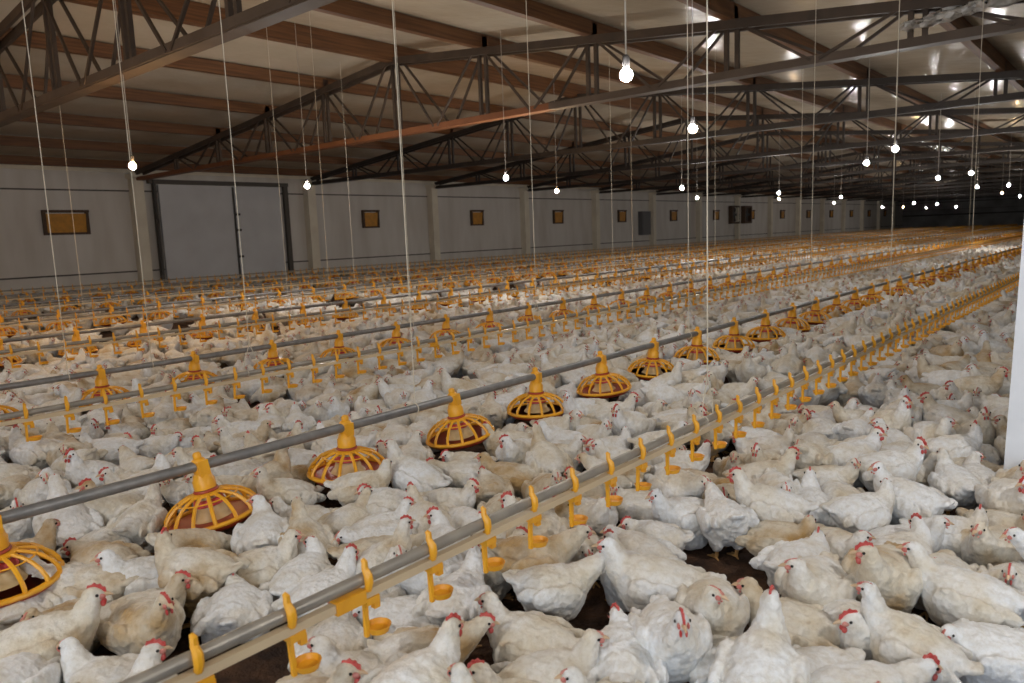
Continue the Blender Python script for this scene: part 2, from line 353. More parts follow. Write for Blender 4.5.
# ------------------------------------------------------------------ steel trusses
BZ = 3.30
def top_z(x): return roof_z(x)-0.24-0.06
def truss(k, y, detail):
    t = empty('roof_truss', (0, y, 0)); lamplit = (k == 1)
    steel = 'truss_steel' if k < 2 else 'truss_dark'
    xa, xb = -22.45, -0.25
    if lamplit:
        b = MB(); b.beam((xa, 0, BZ), (-7.5, 0, BZ), .2, .1); b.build('bottom_chord', 'truss_lamplit', t, smooth=False)['label'] = 'rust orange stretch of bottom chord'
        b = MB(); b.beam((-7.5, 0, BZ), (xb, 0, BZ), .2, .1); b.build('bottom_chord', 'chord_brown', t, smooth=False)
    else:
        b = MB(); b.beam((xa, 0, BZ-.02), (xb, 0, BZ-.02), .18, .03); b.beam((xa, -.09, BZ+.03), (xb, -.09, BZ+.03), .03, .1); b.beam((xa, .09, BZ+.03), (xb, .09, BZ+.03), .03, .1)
        b.build('bottom_chord', 'chord_brown' if k == 0 else steel, t, smooth=False)
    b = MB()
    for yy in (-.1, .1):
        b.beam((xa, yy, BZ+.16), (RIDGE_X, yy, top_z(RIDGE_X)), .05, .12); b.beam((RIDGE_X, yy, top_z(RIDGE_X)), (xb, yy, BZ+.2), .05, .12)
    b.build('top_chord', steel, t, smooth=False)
    def tz(x):
        if x < RIDGE_X: return BZ+.16+(top_z(RIDGE_X)-BZ-.16)*(x-xa)/(RIDGE_X-xa)
        return BZ+.2+(top_z(RIDGE_X)-BZ-.2)*(xb-x)/(xb-RIDGE_X)
    nodes = [RIDGE_X+2.24*j for j in range(-4, 5)]
    edges = [xa]+nodes+[xb]
    allb = MB()
    def part(nm, segs, w):
        b = MB() if detail else allb
        for p, q in segs: b.beam(p, q, w, w)
        if detail: b.build(nm, steel, t, smooth=False)
    for x in nodes:
        part('vertical_post', [((x+dx, yy, BZ), (x+dx, yy, tz(x+dx))) for dx in (-.075, .075) for yy in (0,)], .055)
        if x > -20 and k < 6: part('vertical_post', [((x, 0, tz(x)), (x, 0, roof_z(x)-.05))], .12)
    for x0, x1 in zip(edges[:-1], edges[1:]):
        xm = (x0+x1)/2
        if tz(xm)-BZ < .3: continue
        for yy in ((-.1, .1) if detail else (0,)):
            sh = .0 if yy < 0 else .25
            part('diagonal_brace', [((x0+.12, yy, tz(x0+.12)), (xm+sh-.05, yy, BZ))], .035)
            part('diagonal_brace', [((x1-.12, yy, tz(x1-.12)), (xm+sh+.05, yy, BZ))], .035)
    if not detail: allb.build('web_bracing', steel, t, smooth=False)
    lab = ('grey brown lattice roof truss closest to the camera, crossing the top corner' if k == 0 else
           'lattice roof truss with a rust orange bottom chord, ending above the grey door' if k == 1 else
           'dark steel lattice roof truss, %s one back from the camera' % ordinal(k+1))
    tag(t, lab, 'truss', 'steel roof trusses')
for k, y in enumerate(COL_Y): truss(k, y, k < 4)

# white posts that carry the trusses
for k in range(3):
    t = empty('support_post', (-0.312 if k == 0 else 0.0, COL_Y[k], 0))
    tilt = math.radians(1.2) if k == 0 else 0
    t.rotation_euler = (0, tilt, 0)
    b = MB(); b.box((-.15, -.15, 0), (.15, .15, 3.2))
    b.build('shaft', 'post_white', t, smooth=False)
    b = MB(); b.box((-.2, -.2, 0), (.2, .2, .03)); b.build('base_plate', 'galvanised', t, smooth=False)
    b = MB(); b.box((-.2, -.18, 3.18), (.2, .18, 3.24)); b.build('cap_plate', 'galvanised', t, smooth=False)
    tag(t, ['white square steel post standing among the birds at the edge of the picture', 'white square post carrying the rust orange chord truss', 'white square post carrying the third roof truss'][k], 'post', 'white posts under the trusses')

# torn foil hanging at the end of the second truss
def foil():
    nx, ny = 26, 12; b = MB(); vs = []
    for i in range(nx):
        for j in range(ny):
            u, v = i/(nx-1), j/(ny-1)
            x = -2.35+1.5*u; z = 3.42+.13*v*(0.4+u)+rng.uniform(-.03, .03) + .10*u
            yy = -.2-.16*math.sin(v*PI)+rng.uniform(-.05, .05); vs.append((x, COL_Y[1]+yy, z))
    b.add(vs, [(i*ny+j, (i+1)*ny+j, (i+1)*ny+j+1, i*ny+j+1) for i in range(nx-1) for j in range(ny-1) if not (i < 7 and j > i+3 and (i+j) % 3)])
    o = b.build('foil_insulation', 'foil'); m = o.modifiers.new('thick', 'SOLIDIFY'); m.thickness = .008
    tag(o, 'crumpled silver foil insulation torn loose at the end of a truss', 'insulation')
foil()

# ------------------------------------------------------------------ hanging lamps
ls = .95
LAMPS = [  # x, y (already times ls), warm?
 (-9.54, 4.15, 1), (-11.64, 8.08, 0), (-8.87, 10.32, 0), (-11.08, 14.75, 1), (-2.70, 4.38, 0), (-3.69, 7.25, 0), (-9.18, 17.44, 0), (-12.03, 23.93, 0),
 (-3.93, 14.19, 0), (-2.92, 11.90, 0), (-9.33, 24.23, 0), (-11.50, 29.88, 1), (-12.91, 41.06, 0), (-9.78, 31.93, 0), (-15.7, 60.86, 0), (-15.42, 65.7, 1),
 (-11.56, 51.86, 0), (-16.44, 78.3, 0), (-11.83, 59.6, 0), (-14.53, 81.2, 0), (-4.27, 21.49, 0), (-3.34, 20.18, 0), (-4.74, 29.8, 0), (-5.32, 39.46, 1), (-3.83, 29.74, 0), (-5.61, 47.5, 0)]
LAMPS = [(x*ls, y*ls, w) for x, y, w in LAMPS]
LZ = CAM_H+ls
extra = [(3.4, 6.5, 0), (4.5, 14, 0), (-1.9, -1.3, 0), (1.1, 2.2, 0), (-6.9, .2, 0), (-11.5, .3, 1), (-14.5, -1.2, 0)]  # all out of view; near-end ones added to brighten birds and ceiling
bulb_me = {}
for w_ in (0, 1, 2, 3, 4):
    b = MB(); b.ell((0, 0, 0), (BR, BR, BR), n=12, m=8); bulb_me[w_] = b.mesh('bulb', ['bulb_white', 'bulb_warm', 'bulb_dim', 'bulb_warm_dim', 'bulb_mid'][w_])
b = MB(); b.lathe([(.012, .12), (.022, .11), (.024, .05), (.018, .04)], 10); sock_me = b.mesh('socket', 'dark_metal')
for i, (x, y, w_) in enumerate(LAMPS+extra):  # extra ones are added out of view, though named like the seen lamps
    t = empty('hanging_lamp', (x, y, LZ)); link('bulb', bulb_me[0 if (y < 2.5 and x > -5) else (3 if w_ else 0) if y > 26 else 4 if (y < 2.5 and not w_) else w_+2 if x > -7 else w_], t); link('socket', sock_me, t)
    b = MB(); b.tube([(0, 0, .1), (0, 0, roof_z(x)-LZ)], .005, 5); b.build('flex', 'flex', t)
    side = 'towards the side wall' if x < -7 else 'over the near rows'
    tag(t, '%s bare bulb on a cord, %s from the front among those %s' % ('warm' if w_ else 'white', ordinal(1+sum(1 for q in LAMPS+extra if (q[0] < -7) == (x < -7) and q[1] < y)), side), 'lamp', 'bare bulbs hung from the ceiling')

# ------------------------------------------------------------------ feed and water lines
ZF, ZD = 0.40, 0.44
FEED = [(-2.97, .69-.745, .745), (-5.94, 2.18-.72*4, .722), (-9.15, .2, .74), (-12.3, .35, .74), (-15.5, .1, .74), (-18.7, .4, .74)]
WATER = [(-1.50, .67-.226*3, .226), (-4.63, 1.30-.205*6, .205), (-7.75, .15, .22), (-10.9, .05, .22), (-14.0, .1, .22), (-17.2, .15, .22), (-20.5, .1, .22)]
YL = 92.0
def rowname(i): return ('nearest' if i == 0 else ordinal(i+1))
# slight sag of the long lines between their cords
def sag(y, row): return 0.0
for i, (x, ya, st) in enumerate(FEED):
    b = MB(); b.tube([(x, Y0+1.2, ZF), (x, YL, ZF)], .0225, 16)
    o = b.build('feed_pipe', 'galvanised'); tag(o, 'long grey steel feed pipe of the %s feeder row' % rowname(i), 'pipe', 'feed pipes')
for i, (x, ya, st) in enumerate(WATER):
    t = empty('water_line', (x, 0, ZD))
    b = MB(); b.tube([(0, Y0+1.2, 0), (0, YL, 0)], .0165, 14); b.build('support_pipe', 'aluminium_pipe', t)
    b = MB(); b.box((-.001, Y0+1.2, -.046), (.021, YL, -.024)); b.build('water_pipe', 'pvc_pipe', t, smooth=False)
    for j in range(6 if i < 2 else 0):
        yy = [1.02, .42][j] if (i == 0 and j < 2) else 3.4*j+.9
        b = MB(); b.box((-.006, yy, -.053), (.026, yy+.09, -.019)); b.build('coupling', 'yellow_plastic', t, smooth=False)
    tag(t, 'long twin pipe water line of the %s drinker row' % rowname(i), 'pipe', 'water lines')

# --- pan feeder
def feeder_meshes(hi):
    seg = 28 if hi else 12; nr = 14 if hi else 8; D = {}
    b = MB(); b.lathe([(.043, -.097), (.043, -.06), (.038, -.052), (.034, -.035), (.026, -.028)], seg)
    b.lathe([(.028, -.03), (.030, .0), (.028, .022), (.022, .030), (.014, .034)], seg)
    b.lathe([(.014, .026), (.017, .038), (.017, .050), (.011, .058), (.0, .060)], seg//2)
    b.box((-.012, -.022, -.04), (.034, .022, .022)); D['tower'] = b
    b = MB(); b.lathe([(.046, -.112), (.050, -.106), (.046, -.098), (.040, -.10)], seg); D['collar'] = b
    b = MB()
    b.lathe([(.046, -.110), (.066, -.118), (.066, -.126), (.046, -.120)], seg)
    for k in range(nr):
        a = 2*PI*k/nr; ca, sa = math.cos(a), math.sin(a); P = []
        for r_, z in ((.058, -.120), (.095, -.132), (.130, -.152), (.158, -.182), (.176, -.215), (.180, -.242))[::(1 if hi else 2)] + (() if hi else ((.180, -.242),)):
            P.append((r_*ca, r_*sa, z))
        b.tube(P, .0080 if hi else .014, 6 if hi else 4)
    ring = [(.180*math.cos(2*PI*k/seg), .180*math.sin(2*PI*k/seg), -.246) for k in range(seg)]; b.tube(ring, .0125 if hi else .015, 8 if hi else 5, closed=True)
    if hi:
        ring = [(.118*math.cos(2*PI*k/seg), .118*math.sin(2*PI*k/seg), -.143) for k in range(seg)]; b.tube(ring, .004, 5, closed=True)
    D['grill'] = b
    b = MB(); b.lathe([(.046, -.12), (.050, -.16), (.064, -.225), (.09, -.262)], seg); D['feed_cone'] = b
    b = MB(); b.lathe([(.052, -.145), (.057, -.15), (.062, -.178), (.058, -.182)], seg); D['level_ring'] = b
    b = MB(); b.lathe([(.170, -.25), (.184, -.252), (.180, -.266), (.155, -.288), (.11, -.300), (.0, -.302)], seg)
    b.lathe([(.0, -.288), (.11, -.285), (.150, -.266), (.170, -.25)], seg); D['feed_pan'] = b
    for b in D.values(): b.v = [(x*1.04, y*1.04, z) if z > -.11 else (x*1.04, y*1.04, -.11+(z+.11)*.80) for x, y, z in b.v]
    return D
FM = {'tower': 'yellow_plastic', 'collar': 'red_plastic', 'grill': 'yellow_plastic', 'feed_cone': 'cream_plastic', 'level_ring': 'pink_red', 'feed_pan': 'red_plastic'}
hiD = feeder_meshes(True); hi_me = {k: b.mesh(k, FM[k]) for k, b in hiD.items()}
loD = feeder_meshes(False); order = list(loD)
lo = MB()
for i, k in enumerate(order):
    lo.cur = i; lo.add(loD[k].v, loD[k].f)
lo_me = lo.mesh('pan_feeder', [FM[k] for k in order])
cand = []
for i, (x, ya, st) in enumerate(FEED):
    n = 0; y = ya
    while y < YL-.3:
        u, v, w_ = proj(x, y, .2)
        vis = w_ > .3 and -60 < u < 1080 and -20 < v < 800
        if vis: n += 1; cand.append((w_, i, n, x, y))
        y += st
cand.sort(); FEEDERS = [(x, y, i, n) for w_, i, n, x, y in cand]
TILT = {(0, 2): (.10, -.13), (0, 4): (.10, -.10), (0, 6): (.05, -.07), (0, 7): (0, .06)}
rest = []
for q, (x, y, i, n) in enumerate(FEEDERS):
    rz = random.uniform(0, .4); tl = TILT.get((i, n), (random.gauss(0, .03), random.gauss(0, .03)))
    if q < 300:
        if q < 70:
            t = empty('pan_feeder', (x, y, ZF)); 
            for k, me in hi_me.items(): link(k, me, t)
        else: t = link('pan_feeder', lo_me, None, (x, y, ZF))
        t.rotation_euler = (tl[0], tl[1], rz)
        tag(t, 'yellow pan feeder with ribbed dome, %s from the front on the %s feed pipe' % (ordinal(n), rowname(i)), 'feeder', 'yellow pan feeders hung along the feed pipes')
    else: rest.append((x, y, ZF, rz, 1.0))

def scatter(name, src, mats, items, attr=None):
    """one mesh holding many copies of the source meshes: items = (variant, x, y, z, rz, scale, tint)"""
    VV, FI, MI, TT = [], [], [], []; off = 0
    for vi, (v, f3, m3) in enumerate(src):
        it = np.array([i[1:] for i in items if i[0] == vi], float)
        if not len(it): continue
        c_, s_ = np.cos(it[:, 3]), np.sin(it[:, 3]); sc = it[:, 4]
        X = (v[None, :, 0]*c_[:, None]-v[None, :, 1]*s_[:, None])*sc[:, None]+it[:, 0:1]
        Y = (v[None, :, 0]*s_[:, None]+v[None, :, 1]*c_[:, None])*sc[:, None]+it[:, 1:2]
        Z = v[None, :, 2]*sc[:, None]+it[:, 2:3]
        VV.append(np.stack([X, Y, Z], -1).reshape(-1, 3)); n = len(v)
        FI.append((f3[None]+(off+np.arange(len(it))*n)[:, None, None]).reshape(-1, 3)); MI.append(np.tile(m3, len(it)))
        TT.append(np.repeat(it[:, 5], n)); off += len(it)*n
    V = np.concatenate(VV).astype(np.float32); F_ = np.concatenate(FI).astype(np.int32); Mi = np.concatenate(MI).astype(np.int32)
    me = bpy.data.meshes.new(name); me.vertices.add(len(V)); me.vertices.foreach_set('co', V.ravel())
    me.loops.add(F_.size); me.loops.foreach_set('vertex_index', F_.ravel())
    me.polygons.add(len(F_)); me.polygons.foreach_set('loop_start', np.arange(0, F_.size, 3, dtype=np.int32))
    for m in mats: me.materials.append(MATS[m])
    me.polygons.foreach_set('material_index', Mi); me.polygons.foreach_set('use_smooth', np.ones(len(F_), bool))
    a = me.attributes.new('tint', 'FLOAT', 'POINT'); a.data.foreach_set('value', np.concatenate(TT).astype(np.float32))
    me.update(calc_edges=True); o = link(name, me); o['kind'] = 'stuff'; return o
def tri(me):
    me.calc_loop_triangles(); n = len(me.vertices); v = np.empty(n*3, np.float32); me.vertices.foreach_get('co', v)
    t = np.empty(len(me.loop_triangles)*3, np.int32); me.loop_triangles.foreach_get('vertices', t)
    m = np.empty(len(me.loop_triangles), np.int32); me.loop_triangles.foreach_get('material_index', m)
    return v.reshape(-1, 3), t.reshape(-1, 3), m
if rest:
    o = scatter('distant_feeders', [tri(lo_me)], [FM[k] for k in order], [(0, *r, 0) for r in rest])
    tag(o, 'distant yellow pan feeders merging into orange bands along the feed pipes', 'feeder')

# --- nipple drinker with drip cup (origin on the support pipe centre)
def drinker_parts(n):
    b = MB()
    b.tube([(.004, -.002, .055), (.010, 0, .048), (.010, 0, .030), (.022, 0, .014), (.024, .0, -.004), (.020, 0, -.022), (.002, 0, -.034), (-.004, 0, -.044)], [.005, .0085, .009, .0115, .0115, .010, .008, .007], n)
    b.box((-.006, -.012, -.064), (.026, .03, -.046)); b.box((.002, .018, -.085), (.018, .036, -.06))
    clip = b
    b = MB(); b.box((-.004, -.006, -.158), (.008, .005, -.05)); stem = b
    b = MB(); b.lathe([(.008, -.158), (.028, -.156), (.035, -.138), (.032, -.138), (.026, -.150), (.0, -.152)], n+6, c=(.004, .036, 0)); cup = b
    return {'clip': clip, 'stem': stem, 'drip_cup': cup}
dp = drinker_parts(8); d_me = {k: b.mesh(k, 'yellow_plastic') for k, b in dp.items()}
dl = drinker_parts(4); al = MB()
for b in dl.values(): al.add(b.v, b.f)
dl_me = al.mesh('nipple_drinker', 'yellow_plastic')
cand = []
for i, (x, ya, st) in enumerate(WATER):
    n = 0; y = ya
    while y < YL-.3:
        u, v, w_ = proj(x, y, .36)
        if w_ > .3 and -20 < u < 1040 and -20 < v < 710: n += 1; cand.append((w_, i, n, x, y))
        y += st
cand.sort(); rest = []
DRINK = [(x, y, i, n) for w_, i, n, x, y in cand]
for q, (x, y, i, n) in enumerate(DRINK):
    if q < 300:
        if q < 90:
            t = empty('nipple_drinker', (x, y, ZD))
            for k, me in d_me.items(): link(k, me, t)
            t.rotation_euler = (random.gauss(0, .03), 0, 0)
        else: t = link('nipple_drinker', dl_me, None, (x, y, ZD))
        tag(t, 'yellow clip-on nipple drinker and cup, %s from the front on the %s water line' % (ordinal(n), rowname(i)), 'drinker', 'yellow nipple drinkers along the water lines')
    else: rest.append((x, y, ZD, 0, 1.0))
o = scatter('distant_drinkers', [tri(dl_me)], ['yellow_plastic'], [(0, *r, 0) for r in rest])
tag(o, 'distant yellow nipple drinkers crowded along the water lines', 'drinker')

# --- suspension cords
def cord_at(x, y, z, r, yoke, lab, wob=0):
    b = MB(); zt = roof_z(x)-.05
    if yoke:
        b.tube([(x, y, zt), (x, y, z+.20)], r, 6); b.tube([(x, y, z+.20), (x, y-.05, z+.06), (x, y-.045, z+.012)], r*.85, 5); b.tube([(x, y, z+.20), (x, y+.05, z+.07), (x, y+.055, z+.012)], r*.85, 5)
        b.tube([(x+.018*math.cos(a), y-.03, z+.018*math.sin(a)) for a in [2*PI*k/10 for k in range(10)]], r*.8, 5, closed=True)
    else:
        b.tube([(x, y, zt), (x, y, z+.03)], r, 6)
        b.tube([(x+.026*math.cos(a), y, z+.026*math.sin(a)) for a in [2*PI*k/10 for k in range(10)]], r, 5, closed=True)
    tag(b.build('suspension_cord', 'cord'), lab, 'cord', 'cords holding up the pipes')
CORDS = {('water', 0): [3.08, 6.1, 9.3, 17], ('feed', 0): [2.64, 5.75, 8.7, 18], ('water', 1): [2.66, 5.77, 13.0], ('feed', 1): [1.97, 2.57, 5.3, 12.5],
         ('water', 2): [5.0, 12], ('feed', 2): [6.6, 15], ('feed', 3): [4.4, 9.5]}
for (kind, i), ys in CORDS.items():
    x = (WATER if kind == 'water' else FEED)[i][0]
    for n, y in enumerate(ys):
        cord_at(x, y, ZD if kind == 'water' else ZF, .0030 if i == 0 else .0032, kind == 'water',
                'thin pale cord from the ceiling, %s along, holding the %s %s' % (ordinal(n+1), rowname(i), 'water line' if kind == 'water' else 'feed pipe'))
#@@BIRDS@@
# ------------------------------------------------------------------ the birds
# pose: standing?, body pitch (deg), neck path (x, y, z, r), head centre, head direction
from mathutils import noise
POSES = {
 'stand_up':      (1, 6,  [(.085, 0, .205, .058), (.118, 0, .245, .042), (.132, 0, .285, .031)], (.146, 0, .318), (1, 0, -.06)),
 'stand_left':    (1, 4,  [(.085, 0, .205, .058), (.118, .004, .243, .042), (.130, .008, .28, .031)], (.135, .018, .312), (.35, .93, -.08)),
 'stand_right':   (1, 4,  [(.085, 0, .205, .058), (.118, -.004, .243, .042), (.130, -.008, .28, .031)], (.135, -.018, .312), (.3, -.95, -.08)),
 'stand_forward': (1, -6, [(.095, 0, .200, .058), (.140, 0, .225, .042), (.172, 0, .248, .031)], (.196, 0, .268), (.97, 0, -.2)),
 'peck':          (1, -18, [(.105, 0, .165, .055), (.160, 0, .150, .038), (.195, 0, .120, .029)], (.215, 0, .092), (.62, 0, -.78)),
 'tall':          (1, 20, [(.085, 0, .225, .058), (.108, 0, .275, .040), (.115, 0, .325, .029)], (.126, 0, .362), (1, 0, .05)),
 'sit_up':        (0, 5,  [(.085, 0, .145, .057), (.115, 0, .185, .041), (.126, 0, .222, .031)], (.140, 0, .254), (1, 0, -.08)),
 'sit_left':      (0, 4,  [(.085, 0, .145, .057), (.112, .004, .182, .041), (.120, .010, .215, .031)], (.122, .022, .243), (.2, .97, -.1)),
 'sit_right':     (0, 4,  [(.085, 0, .145, .057), (.112, -.004, .182, .041), (.120, -.010, .215, .031)], (.124, -.022, .243), (.25, -.96, -.1)),
 'sit_forward':   (0, 0,  [(.095, 0, .135, .055), (.135, 0, .155, .040), (.160, 0, .172, .031)], (.184, 0, .186), (.96, .1, -.25)),
 'sit_tuck':      (0, 2,  [(.080, 0, .140, .056), (.105, .004, .160, .043), (.115, .01, .178, .034)], (.128, .02, .194), (.85, .5, -.2)),
 'sit_doze':      (0, -3, [(.095, 0, .110, .054), (.140, -.01, .100, .038), (.165, -.015, .082, .029)], (.185, -.02, .062), (.92, -.2, -.35)),
}
def loft(b, st, n=20, e=1.0):
    vs = []
    for (x, y, z, ry, rz) in st:
        for k in range(n):
            t = 2*PI*k/n; c_, s_ = math.cos(t), math.sin(t)
            vs.append((x, y+ry*c_, z+rz*(s_ if s_ > 0 else s_*e)))
    N = len(st)
    fs = [(i*n+k, i*n+(k+1) % n, (i+1)*n+(k+1) % n, (i+1)*n+k) for i in range(N-1) for k in range(n)]
    fs += [tuple(range(n))[::-1], tuple((N-1)*n+k for k in range(n))]
    return b.add(vs, fs)
def frame(d):
    d = Vector(d).normalized(); s_ = Vector((0, 0, 1)).cross(d).normalized(); u = d.cross(s_); return d, s_, u
def evalmesh(o, name):
    dg = bpy.context.evaluated_depsgraph_get(); return bpy.data.meshes.new_from_object(o.evaluated_get(dg))
def bird_meshes(name):
    st, pitch, neck, H, hd = POSES[name]
    sh = .024 if name == 'tall' else .016 if name in ('stand_up', 'stand_left', 'stand_right', 'sit_up', 'sit_left', 'sit_right') else 0   # short thick neck
    neck = [(p[0], p[1], p[2]-sh*q, p[3]*1.06) for p, q in zip(neck, (.1, .45, .8))]; H = (H[0], H[1], H[2]-sh); dz = 0 if st else -.060; k = 1.0 if st else 1.07
    b = MB(); P = Matrix.Rotation(-math.radians(pitch), 3, 'Y'); piv = Vector((0, 0, .155+dz))
    tb = MB()
    loft(tb, [(-.146, 0, .216, .012, .008), (-.135, 0, .208, .032, .024), (-.115, 0, .192, .058, .050), (-.088, 0, .176, .079*k, .074), (-.048, 0, .165, .097*k, .093),
              (.000, 0, .158, .106*k, .103), (.042, 0, .158, .103*k, .104), (.080, 0, .166, .086*k, .092), (.108, 0, .180, .060, .067), (.124, 0, .192, .030, .036)])
    for sg in (-1, 1):   # folded wings: shoulder, forearm and primaries
        R_ = Matrix.Rotation(math.radians(7), 3, 'Y') @ Matrix.Rotation(sg*math.radians(-7), 3, 'Z')
        tb.ell((.034, sg*.093*k, .186), (.050, .024, .045), R_, 14, 10)
        tb.ell((-.024, sg*.098*k, .180), (.076, .021, .048), R_, 14, 10)
        tb.ell((-.090, sg*.076*k, .190), (.066, .016, .030), R_ @ Matrix.Rotation(sg*math.radians(-10), 3, 'Z'), 12, 8)
        if st: tb.ell((-.015, sg*.048, .092), (.048, .036, .052), None, 12, 8)
        else: tb.ell((-.005, sg*.072, .105), (.070, .040, .046), None, 12, 8)
    for a in (-.25, 0, .25):
        tb.ell((-.148, a*.08, .222), (.032, .014, .012), Matrix.Rotation(a, 3, 'Z') @ Matrix.Rotation(math.radians(22), 3, 'Y'), 8, 6)
    V = []
    for p in tb.v:
        q = P @ (Vector(p)+Vector((0, 0, dz))-piv)+piv
        if not st and q.z < .012: q.z = .012-(.012-q.z)*.15
        V.append(q)
    b.add(V, tb.f)
    pts = [Vector((.055, 0, .165+dz))]+[Vector(p[:3]) for p in neck]+[Vector(H)]
    b.tube(pts, [.068]+[p[3] for p in neck]+[.024], 16)
    d, s_, u = frame(hd); M = Matrix((d, s_, u)).transposed(); H = Vector(H)
    b.ell(H, (.030, .0215, .0235), M, 16, 12); b.ell(H+d*.018-u*.004, (.020, .014, .014), M, 12, 8)
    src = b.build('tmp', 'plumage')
    m = src.modifiers.new('r', 'REMESH'); m.mode = 'VOXEL'; m.voxel_size = .0056; m.use_smooth_shade = True
    s1 = src.modifiers.new('s', 'SMOOTH'); s1.iterations = 2; s1.factor = .5
    tx = bpy.data.textures.new('t', 'CLOUDS'); tx.noise_scale = .024; tx.noise_depth = 3
    dm = src.modifiers.new('d', 'DISPLACE'); dm.texture = tx; dm.strength = .012; dm.mid_level = .5; dm.texture_coords = 'LOCAL'
    hi = evalmesh(src, name)
    dc = src.modifiers.new('dec', 'DECIMATE'); nt_ = 2*len(hi.polygons); dc.ratio = 700/nt_; mid = evalmesh(src, name)
    dc.ratio = 120/nt_; lo_ = evalmesh(src, name)
    bpy.data.objects.remove(src)
    for me in (hi, mid, lo_):
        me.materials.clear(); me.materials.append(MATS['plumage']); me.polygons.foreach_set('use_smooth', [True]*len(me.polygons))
    def comb(sz, lowp):
        c = MB(); prof = [(.036, .004), (.034, .016*sz+.008), (.026, .012*sz+.014), (.020, .026*sz+.014), (.012, .016*sz+.018), (.004, .028*sz+.018), (-.004, .014*sz+.020), (-.014, .020*sz+.016), (-.018, .012), (.004, .016)]
        if lowp: prof = [(.036, .006), (.024, .022*sz+.014), (.004, .024*sz+.018), (-.016, .014)]
        vs = []; n = len(prof)
        for sg in (-1, 1): vs += [H+d*x+u*z+s_*sg*.0032 for x, z in prof]
        c.add(vs, [tuple(range(n)), tuple(range(2*n-1, n-1, -1))]+[(i, (i+1) % n+0, (i+1) % n+n, i+n) for i in range(n)]); return c
    def wattle(sz, n=8, m_=6, sides=(-1, 1)):
        c = MB()
        for sg in sides: c.ell(H+d*.027+s_*sg*.008-u*(.019+.008*sz), (.0075*sz+.002, .004, .013*sz), M, n, m_)
        return c
    def skin(n=10, m_=6, sides=(-1, 1)):
        c = MB()
        for sg in sides: c.ell(H+d*.024+s_*sg*.0130-u*.004, (.0110, .0050, .0085), M, n, m_)
        return c
    def beak(n):
        c = MB(); c.tube([H+d*.030-u*.001, H+d*.042-u*.002, H+d*.054-u*.007], [.0085, .0058, .0015], n); return c
    def eye(n=8, m_=6):
        r = []
        for sg in (-1, 1): c = MB(); c.ell(H+d*.013+s_*sg*.0215+u*.004, (.0048, .003, .0048), M, n, m_); r.append(c)
        return r
    parts = {'comb': [comb(.62, 0).mesh('comb', 'comb_red', False)], 'small_comb': [comb(.16, 0).mesh('comb', 'wattle_pink', False)],
             'wattle': [wattle(.8, sides=(g,)).mesh('wattle', 'comb_red') for g in (-1, 1)], 'small_wattle': [wattle(.3, sides=(g,)).mesh('wattle', 'wattle_pink') for g in (-1, 1)], 'face': [skin(sides=(g,)).mesh('face_skin', 'wattle_pink') for g in (-1, 1)],
             'beak': [beak(8).mesh('beak', 'beak')], 'eye': [e.mesh('eye', 'eye') for e in eye()], 'leg': []}
    legs = []
    for sg in (-1, 1):
        c = MB(); x = -.012 if st else .045; y = sg*.045
        if st: c.tube([(x-.006, y, .082), (x-.010, y, .045), (x, y, .010)], [.012, .0085, .008], 8)
        for a in (-.5, 0, .5): c.tube([(x, y, .010), (x+.03*math.cos(a), y+.03*math.sin(a), .009), (x+.052*math.cos(a), y+.052*math.sin(a), .004)], [.007, .0055, .003], 6)
        if st: c.tube([(x, y, .010), (x-.026, y, .005)], [.006, .003], 6)
        legs.append(c)
    parts['leg'] = [c.mesh('leg', 'shank') for c in legs]
    def comp(base, rich):
        v, f3, mi = tri(base); vs = [v]; fs = [f3]; ms = [np.zeros(len(f3), np.int32)]; off = len(v)
        extra = [(comb(.2, 1), 1), (wattle(.35, 5, 3), 1), (beak(4), 2)]
        if rich: extra += [(skin(6, 4), 1)]+[(e, 3) for e in eye(5, 3)]
        for c, k_ in extra:
            me = c.mesh('x', 'comb_red'); a, t_, _ = tri(me); bpy.data.meshes.remove(me)
            vs.append(a); fs.append(t_+off); ms.append(np.full(len(t_), k_, np.int32)); off += len(a)
        return np.concatenate(vs), np.concatenate(fs), np.concatenate(ms)
    return dict(hi=hi, parts=parts, mid=comp(mid, True), lo=comp(lo_, False), stand=st)
BIRD = {n: bird_meshes(n) for n in POSES}
PN = list(POSES)
W_ = {'stand_up': 17, 'stand_left': 8, 'stand_right': 8, 'stand_forward': 8, 'peck': 4, 'tall': 7, 'sit_up': 20, 'sit_left': 12, 'sit_right': 12, 'sit_forward': 8, 'sit_tuck': 9, 'sit_doze': 3}
PW = [W_[n] for n in PN]
